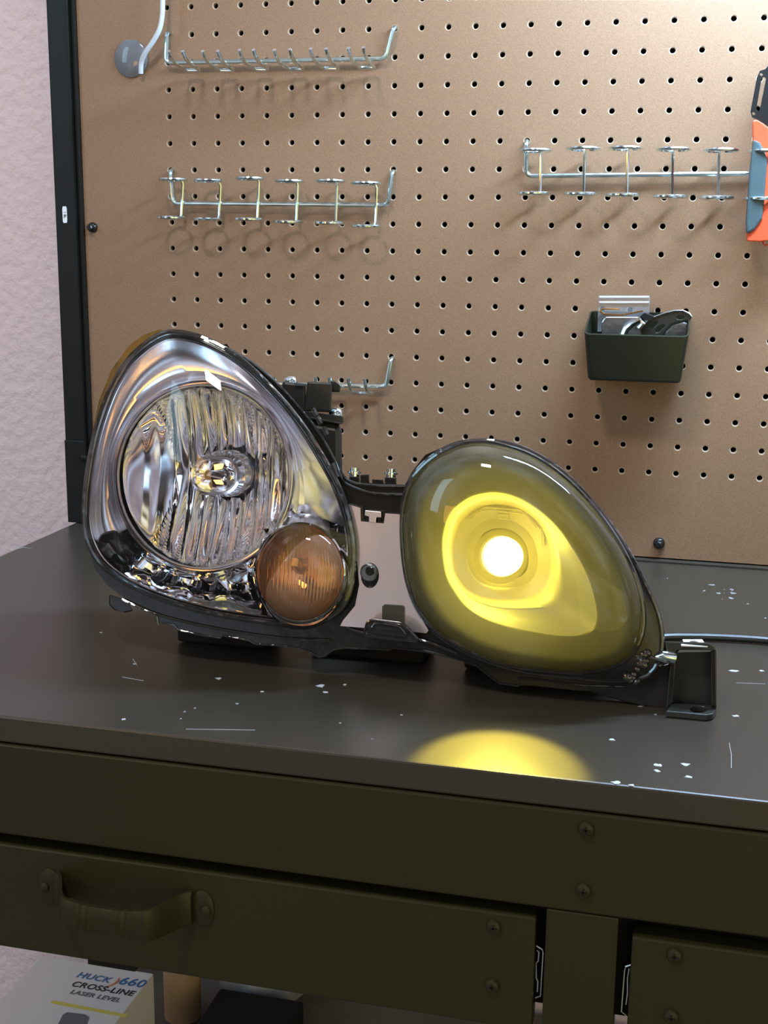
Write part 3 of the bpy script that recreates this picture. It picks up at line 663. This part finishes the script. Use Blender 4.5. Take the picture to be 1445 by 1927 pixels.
# ---- left clear cover
loops = []
for t_ in (0, .06, .14, .24, .36, .5, .65, .8, .92):
    s_ = 1-t_; w = .004+.030*(1-s_**2.2); loops.append(HL(scale(OL, cL, s_), w))
build(MB().loft(loops, False, True), 'headlight_lens', 'cover_left', hl)
# rims: glossy bead and inner seal lines
build(MB().tube(HL(scale(OL, cL, 1.0), .003), .0021, 8, True), 'lens_edge', 'clear_rim', hl)
build(MB().tube(HL(scale(OL, cL, .972), .000), .0013, 8, True), 'lens_seal', 'black_plastic', hl)
build(MB().tube(HL(scale(OL, cL, .955), .002), .0008, 6, True), 'lens_bead', 'chrome_satin', hl)

# ---- middle bridge: silver plate, clip, screw, latch
PL = [(653, 948), (678, 956), (679, 981), (722, 985), (725, 966), (753, 968), (754, 1026), (760, 1040), (763, 1079), (772, 1118), (786, 1152), (806, 1186), (802, 1192), (770, 1188), (640, 1178), (645, 1168), (668, 1140), (676, 1100), (672, 1058), (664, 1010), (657, 975)]
hole = circ(696, 1083, 17, 24, 20)
build(MB().slab(HL(PL, .0005), HL(PL, -.0025), [HL(hole, .0005)], [HL(hole, -.0025)]), 'reflector_plate', 'plate_silver', hl, False)
build(MB().slab(HL([(687, 960), (717, 963), (717, 974), (708, 974), (707, 984), (694, 983), (694, 972), (686, 970)], .0022), HL([(687, 960), (717, 963), (717, 974), (708, 974), (707, 984), (694, 983), (694, 972), (686, 970)], .0003)), 'plate_clip', 'plate_silver', hl, False, .0004)
sc = H(696, 1076, -.002); a = MB(); a.lathe(sc, HWd, [(.0062, 0), (.0062, .003), (.0050, .0044), (.0035, .0044)], 24)
ring = build(a, 'adjuster_washer', 'zinc_bright', hl)
a = MB(); a.lathe(H(697, 1074, .0024), HWd, [(.0032, 0), (.0032, .002), (.0026, .0028)], 16)
build(a, 'adjuster_screw', 'black_plastic', ring)
rr_ = [(724, 1137), (757, 1139), (761, 1143), (761, 1176), (719, 1174), (719, 1141)]
build(MB().slab(HL(rr_, .0016), HL(rr_, .0006)), 'latch_tab', 'bezel_black', hl, False, .0004)
lt = [(697, 1166), (758, 1172), (790, 1205), (782, 1209), (684, 1196), (688, 1170)]
build(MB().slab(HL(lt, .010), HL(lt, .0018), ), 'latch_bracket', 'clear_rim', hl, False, .0008)
for pp in ([(684, 1196), (690, 1172), (698, 1166), (756, 1173), (772, 1186), (790, 1207), (745, 1204), (684, 1196)], [(700, 1180), (706, 1172), (752, 1178), (768, 1198), (700, 1190)]):
    build(MB().tube(fillet(HL(pp, .0105), .003, 3), .0009, 6), 'latch_wire', 'clear_rim', hl)
# clear flange film with bright edge that runs along the whole housing
fl_low = [(304, 1172), (328, 1177), (335, 1185), (381, 1196), (416, 1201), (419, 1196), (468, 1205), (479, 1212), (540, 1216), (576, 1224), (601, 1237), (612, 1234), (626, 1223), (648, 1219), (700, 1221), (732, 1223), (740, 1219), (800, 1226), (858, 1240), (897, 1253), (920, 1272), (940, 1286), (975, 1291), (975, 1276), (1000, 1277), (1100, 1290), (1180, 1292)]
build(MB().tube(HL(fl_low, -.0024), .0007, 6), 'flange_edge', 'clear_rim', hl)
build(MB().tube(HL([(294, 1155), (297, 1176)], -.0024), .0009, 6), 'flange_tab', 'clear_rim', hl)
for pp in ([(430, 656), (480, 686), (530, 730), (592, 802), (628, 862), (640, 893), (650, 908), (675, 920), (705, 928), (762, 930)], [(640, 885), (655, 903), (690, 912), (765, 914)], [(650, 1180), (690, 1192), (790, 1204), (860, 1230)], [(230, 1128), (300, 1158), (400, 1182), (520, 1200), (620, 1205)]):
    build(MB().tube(smooth_path(HL(pp, -.0015)), .0009, 6), 'flange_ridge', 'clear_rim', hl)
# ribs at the right edge of the left lens
for px, py in ((600, 792), (612, 812), (628, 880), (632, 892), (592, 776)):
    build(MB().tube(HL([(px-3, py-8), (px+4, py+6)], .002), .0018, 6), 'glue_bead', 'clear_rim', hl)
# top tabs with zinc screws
for px, py in ((667, 893), (736, 895)):
    a = MB(); p = H(px, py, -.012); a.lathe(p, HV, [(.0034, -.006), (.0034, .001), (.0048, .001), (.0048, .0022), (.003, .0025), (.003, .0048), (.0012, .0052)], 16); build(a, 'mounting_screw', 'zinc_bright', hl)
for pp in ([(655, 910), (658, 897), (677, 897), (677, 910)], [(678, 910), (678, 893), (695, 893), (695, 910)], [(700, 911), (700, 902), (722, 903), (722, 911)], [(724, 911), (724, 898), (746, 899), (746, 912)]):
    build(MB().slab(HL(pp, -.008), HL(pp, -.020)), 'top_tab', 'black_plastic', hl, False, .0006)
# ---- adjuster tower behind the left unit
tw = H(610, 830, -.045)
def twp(px, py, w): return H(px, py, w)
tower = [(578, 775), (646, 783), (645, 812), (643, 815), (646, 905), (560, 905), (560, 790)]
tb = MB().slab(HL([(560, 784), (643, 795), (644, 905), (560, 905)], -.030), HL([(560, 784), (643, 795), (644, 905), (560, 905)], -.066)); tob = build(tb, 'adjuster_tower', 'black_matte', hl, False, .006)
cp_ = [(562, 772), (646, 783), (647, 794), (643, 799), (562, 788)]
build(MB().slab(HL(cp_, -.027), HL(cp_, -.069)), 'tower_cap', 'black_matte', tob, False, .003)
build(MB().tube(HL([(585, 786), (645, 797)], -.0268), .0005, 6), 'cap_seam', 'clear_rim', tob)
up_ = [(578, 718), (622, 720), (625, 724), (623, 776), (572, 774)]
build(MB().slab(HL(up_, -.036), HL(up_, -.062)), 'motor_block', 'black_matte', hl, False, .002)
up_ = [(531, 717), (553, 720), (575, 722), (575, 790), (545, 770), (531, 745)]
build(MB().slab(HL(up_, -.040), HL(up_, -.060)), 'motor_block', 'black_matte', hl, False, .002)
up_ = [(622, 716), (630, 716), (641, 726), (640, 738), (624, 738)]
build(MB().slab(HL(up_, -.044), HL(up_, -.052)), 'motor_ear', 'black_matte', hl, False, .001)
for px, py in ((547, 718), (632, 778)):
    a = MB(); p = H(px, py, -.048); a.lathe(p, HV, [(.0048, -.004), (.0052, 0), (.0046, .0022), (.0028, .0038), (.0008, .0042)], 20); build(a, 'mounting_screw', 'zinc_bright', hl)
build(MB().slab(HL([(553, 720), (577, 722), (577, 726), (556, 726)], -.038), HL([(553, 720), (577, 722), (577, 726), (556, 726)], -.05)), 'metal_strap', 'steel_part', hl, False)
# small tabs on the top edge and the left side
build(MB().slab(HL([(410, 650), (427, 647), (436, 660), (426, 662)], -.004), HL([(410, 650), (427, 647), (436, 660), (426, 662)], -.012)), 'edge_tab', 'black_plastic', hl, False)
# lower-left foot
ft = [(205, 1118), (240, 1130), (250, 1150), (235, 1153), (215, 1148), (205, 1138)]
build(MB().slab(HL(ft, -.012), HL(ft, -.018)), 'foot_ear', 'black_plastic', hl, False, .001)

# ---- right unit
loops = [HL(OR, .002)]+[HL(mix(OR, TR, t_), w) for t_, w in ((.06, .0035), (.3, .007), (.6, .009), (.85, .0092), (.97, .0086))]+[HL(TR, .0075)]
build(MB().loft(loops), 'black_bezel', 'bezel_black', hl)
loops = [HL(TR, .0075), HL(mix(TR, MC, .5), .0005), HL(MC, -.008), HL(mix(MC, IC, .2), -.0085), HL(mix(MC, IC, .7), -.017), HL(IC, -.024)]
build(MB().loft(loops), 'projector_funnel', 'funnel_satin', hl, angle=50)
loops = [HL(IC, -.024), HL(scale(IC, cT, .99), -.030), HL(scale(IC, cT, .95), -.036), HL(scale(IC, cT, .70), -.038), HL(scale(IC, cT, .52), -.034)]
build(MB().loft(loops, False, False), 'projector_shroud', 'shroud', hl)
def cc_(r_, c=(945, 1047), n=48): return [(c[0]+r_*math.cos(2*math.pi*k/n), c[1]+r_*math.sin(2*math.pi*k/n)) for k in range(n)]
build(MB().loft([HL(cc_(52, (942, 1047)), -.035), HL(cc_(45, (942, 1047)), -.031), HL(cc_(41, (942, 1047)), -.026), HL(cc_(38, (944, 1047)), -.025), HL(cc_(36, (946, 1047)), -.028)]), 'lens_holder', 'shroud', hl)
loops = [HL(cc_(37*math.sin(t_*math.pi/2), (947.5, 1047)), -.027+.012*math.cos(t_*math.pi/2)) for t_ in (1, .85, .7, .5, .3, .1)]
build(MB().loft(loops, False, True), 'projector_lens', 'lamp_glow', hl)
qq = qc
for pp in (qq((275, 355), (400, 235), (700, 262), (860, 420)), qq((370, 275), (440, 262), (700, 290), (740, 300), (830, 415)), qq((515, 298), (603, 305), (600, 340), (512, 330), (515, 298)), qq((868, 400), (872, 560))):
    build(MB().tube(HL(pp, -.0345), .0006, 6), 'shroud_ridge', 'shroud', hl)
loops = []
for t_ in (0, .06, .14, .24, .36, .5, .65, .8, .92):
    s_ = 1-t_; w = .004+.026*math.sqrt(1-s_**3.2); loops.append(HL(scale(OR, cR, s_), w))
build(MB().loft(loops, False, True), 'projector_cover', 'cover_right', hl)
build(MB().tube(HL(OR, .003), .0020, 8, True), 'lens_edge', 'clear_rim', hl)
OR2 = polar(qb((540, 56), (640, 66), (740, 105), (840, 172), (930, 262), (1015, 370), (1085, 480), (1140, 590), (1178, 680), (1190, 770), (1175, 850), (1120, 905), (1000, 915), (900, 905), (780, 893), (640, 868), (500, 818), (390, 752), (314, 664), (274, 560), (257, 430), (258, 298), (288, 200), (347, 128), (440, 72)), cR, 128)
build(MB().tube(HL(OR2, -.001), .0017, 8, True), 'lens_seal', 'clear_rim', hl)
build(MB().loft([HL(OR, .002), HL(mix(OR, OR2, .5), .0012), HL(OR2, -.001)]), 'cover_skirt', 'black_plastic', hl)
# blobs of clear sealant at lower right
for k in range(16):
    px, py = random.choice([(1212, 1245), (1200, 1262), (1225, 1228), (1190, 1276), (1218, 1205), (1205, 1232)]); px += random.uniform(-9, 9); py += random.uniform(-9, 9)
    a = MB(); p = H(px, py, .001); r_ = random.uniform(.0014, .0034); a.lathe(p, HWd, [(r_*.5, -r_*.8), (r_, 0), (r_*.75, r_*.6), (r_*.2, r_*.85)], 10, sx=random.uniform(.6, 1.3)); build(a, 'sealant_blob', 'clear_rim', hl)
# ---- right mounting foot
side = [(1180, 1290), (1215, 1262), (1232, 1235), (1248, 1208), (1290, 1212), (1262, 1240), (1256, 1338), (1180, 1322), (1100, 1300)]
ftb = build(MB().slab(HL(side, -.006), HL(side, -.012)), 'mounting_foot', 'black_plastic', hl, False, .001)
def hp(px, py, w): return H(px, py, w)
tp_ = [(1250, 1207), (1330, 1209), (1346, 1218), (1348, 1224), (1274, 1223), (1262, 1240), (1255, 1230)]
build(MB().slab(HL(tp_, -.001), HL(tp_, -.028)), 'foot_top', 'foot_plastic', ftb, False, .0008)
bk_ = [(1262, 1228), (1346, 1226), (1346, 1334), (1256, 1330)]
build(MB().slab(HL(bk_, -.016), HL(bk_, -.019)), 'foot_web', 'black_matte', ftb, False)
rb_ = [(1337, 1222), (1348, 1224), (1348, 1332), (1338, 1328)]
build(MB().slab(HL(rb_, -.001), HL(rb_, -.018)), 'foot_rib', 'black_plastic', ftb, False, .0008)
lb_ = [(1262, 1235), (1273, 1224), (1270, 1270), (1266, 1322), (1254, 1338), (1253, 1330)]
build(MB().slab(HL(lb_, -.001), HL(lb_, -.018)), 'foot_rib', 'black_plastic', ftb, False, .0008)
zt_ = ZT+.0045
def Z(l, z_): return [onZ(x, y, z_) for x, y in l]
tb_ = [(1253, 1338), (1264, 1323), (1344, 1327), (1346, 1336), (1341, 1343), (1330, 1345)]
ho_ = circ(1314, 1334.5, 16, 6.5, 16)
f_ = Z(tb_, zt_); hh_ = Z(ho_, zt_); dn = Vector((0, 0, -.004))
build(MB().slab(f_, [p+dn for p in f_], [hh_], [[p+dn for p in hh_]]), 'foot_tab', 'foot_plastic', ftb, False, .0005)
nutc = [(1284, 1203), (1321, 1203), (1327, 1212), (1334, 1213), (1332, 1216), (1282, 1214), (1281, 1211), (1288, 1211)]
zc_ = H(1300, 1207, -.012).z+.0012
f_ = Z(nutc, zc_); hh_ = Z(circ(1305, 1208.5, 9, 3.2, 14), zc_); dn = Vector((0, 0, -.0008))
build(MB().slab(f_, [p+dn for p in f_], [hh_], [[p+dn for p in hh_]]), 'spring_nut', 'label_white', ftb, False)
a = MB(); a.tube([hp(1234, 1236, .0), hp(1245, 1233, .0), hp(1266, 1237, -.004)], [.0016, .0034, .0048], 14); build(a, 'foot_pin', 'zinc_bright', ftb)
build(MB().tube(HL([(1223, 1236), (1258, 1249), (1240, 1252)], .0012), .0009, 6), 'foot_wire', 'clear_rim', ftb)

# ---- the lamp's own light: beam that leaves the projector
sp = bpy.data.lights.new('projector_beam', 'SPOT'); sp.energy = 8; sp.color = (1, .84, .12); sp.spot_size = math.radians(44); sp.spot_blend = .3; sp.shadow_soft_size = .006
so = bpy.data.objects.new('projector_beam', sp); COL.objects.link(so); pos = H(947.5, 1047, .045); so.location = pos
so.rotation_euler = (Vector((.09, -.60, -.80))).to_track_quat('-Z', 'Y').to_euler()
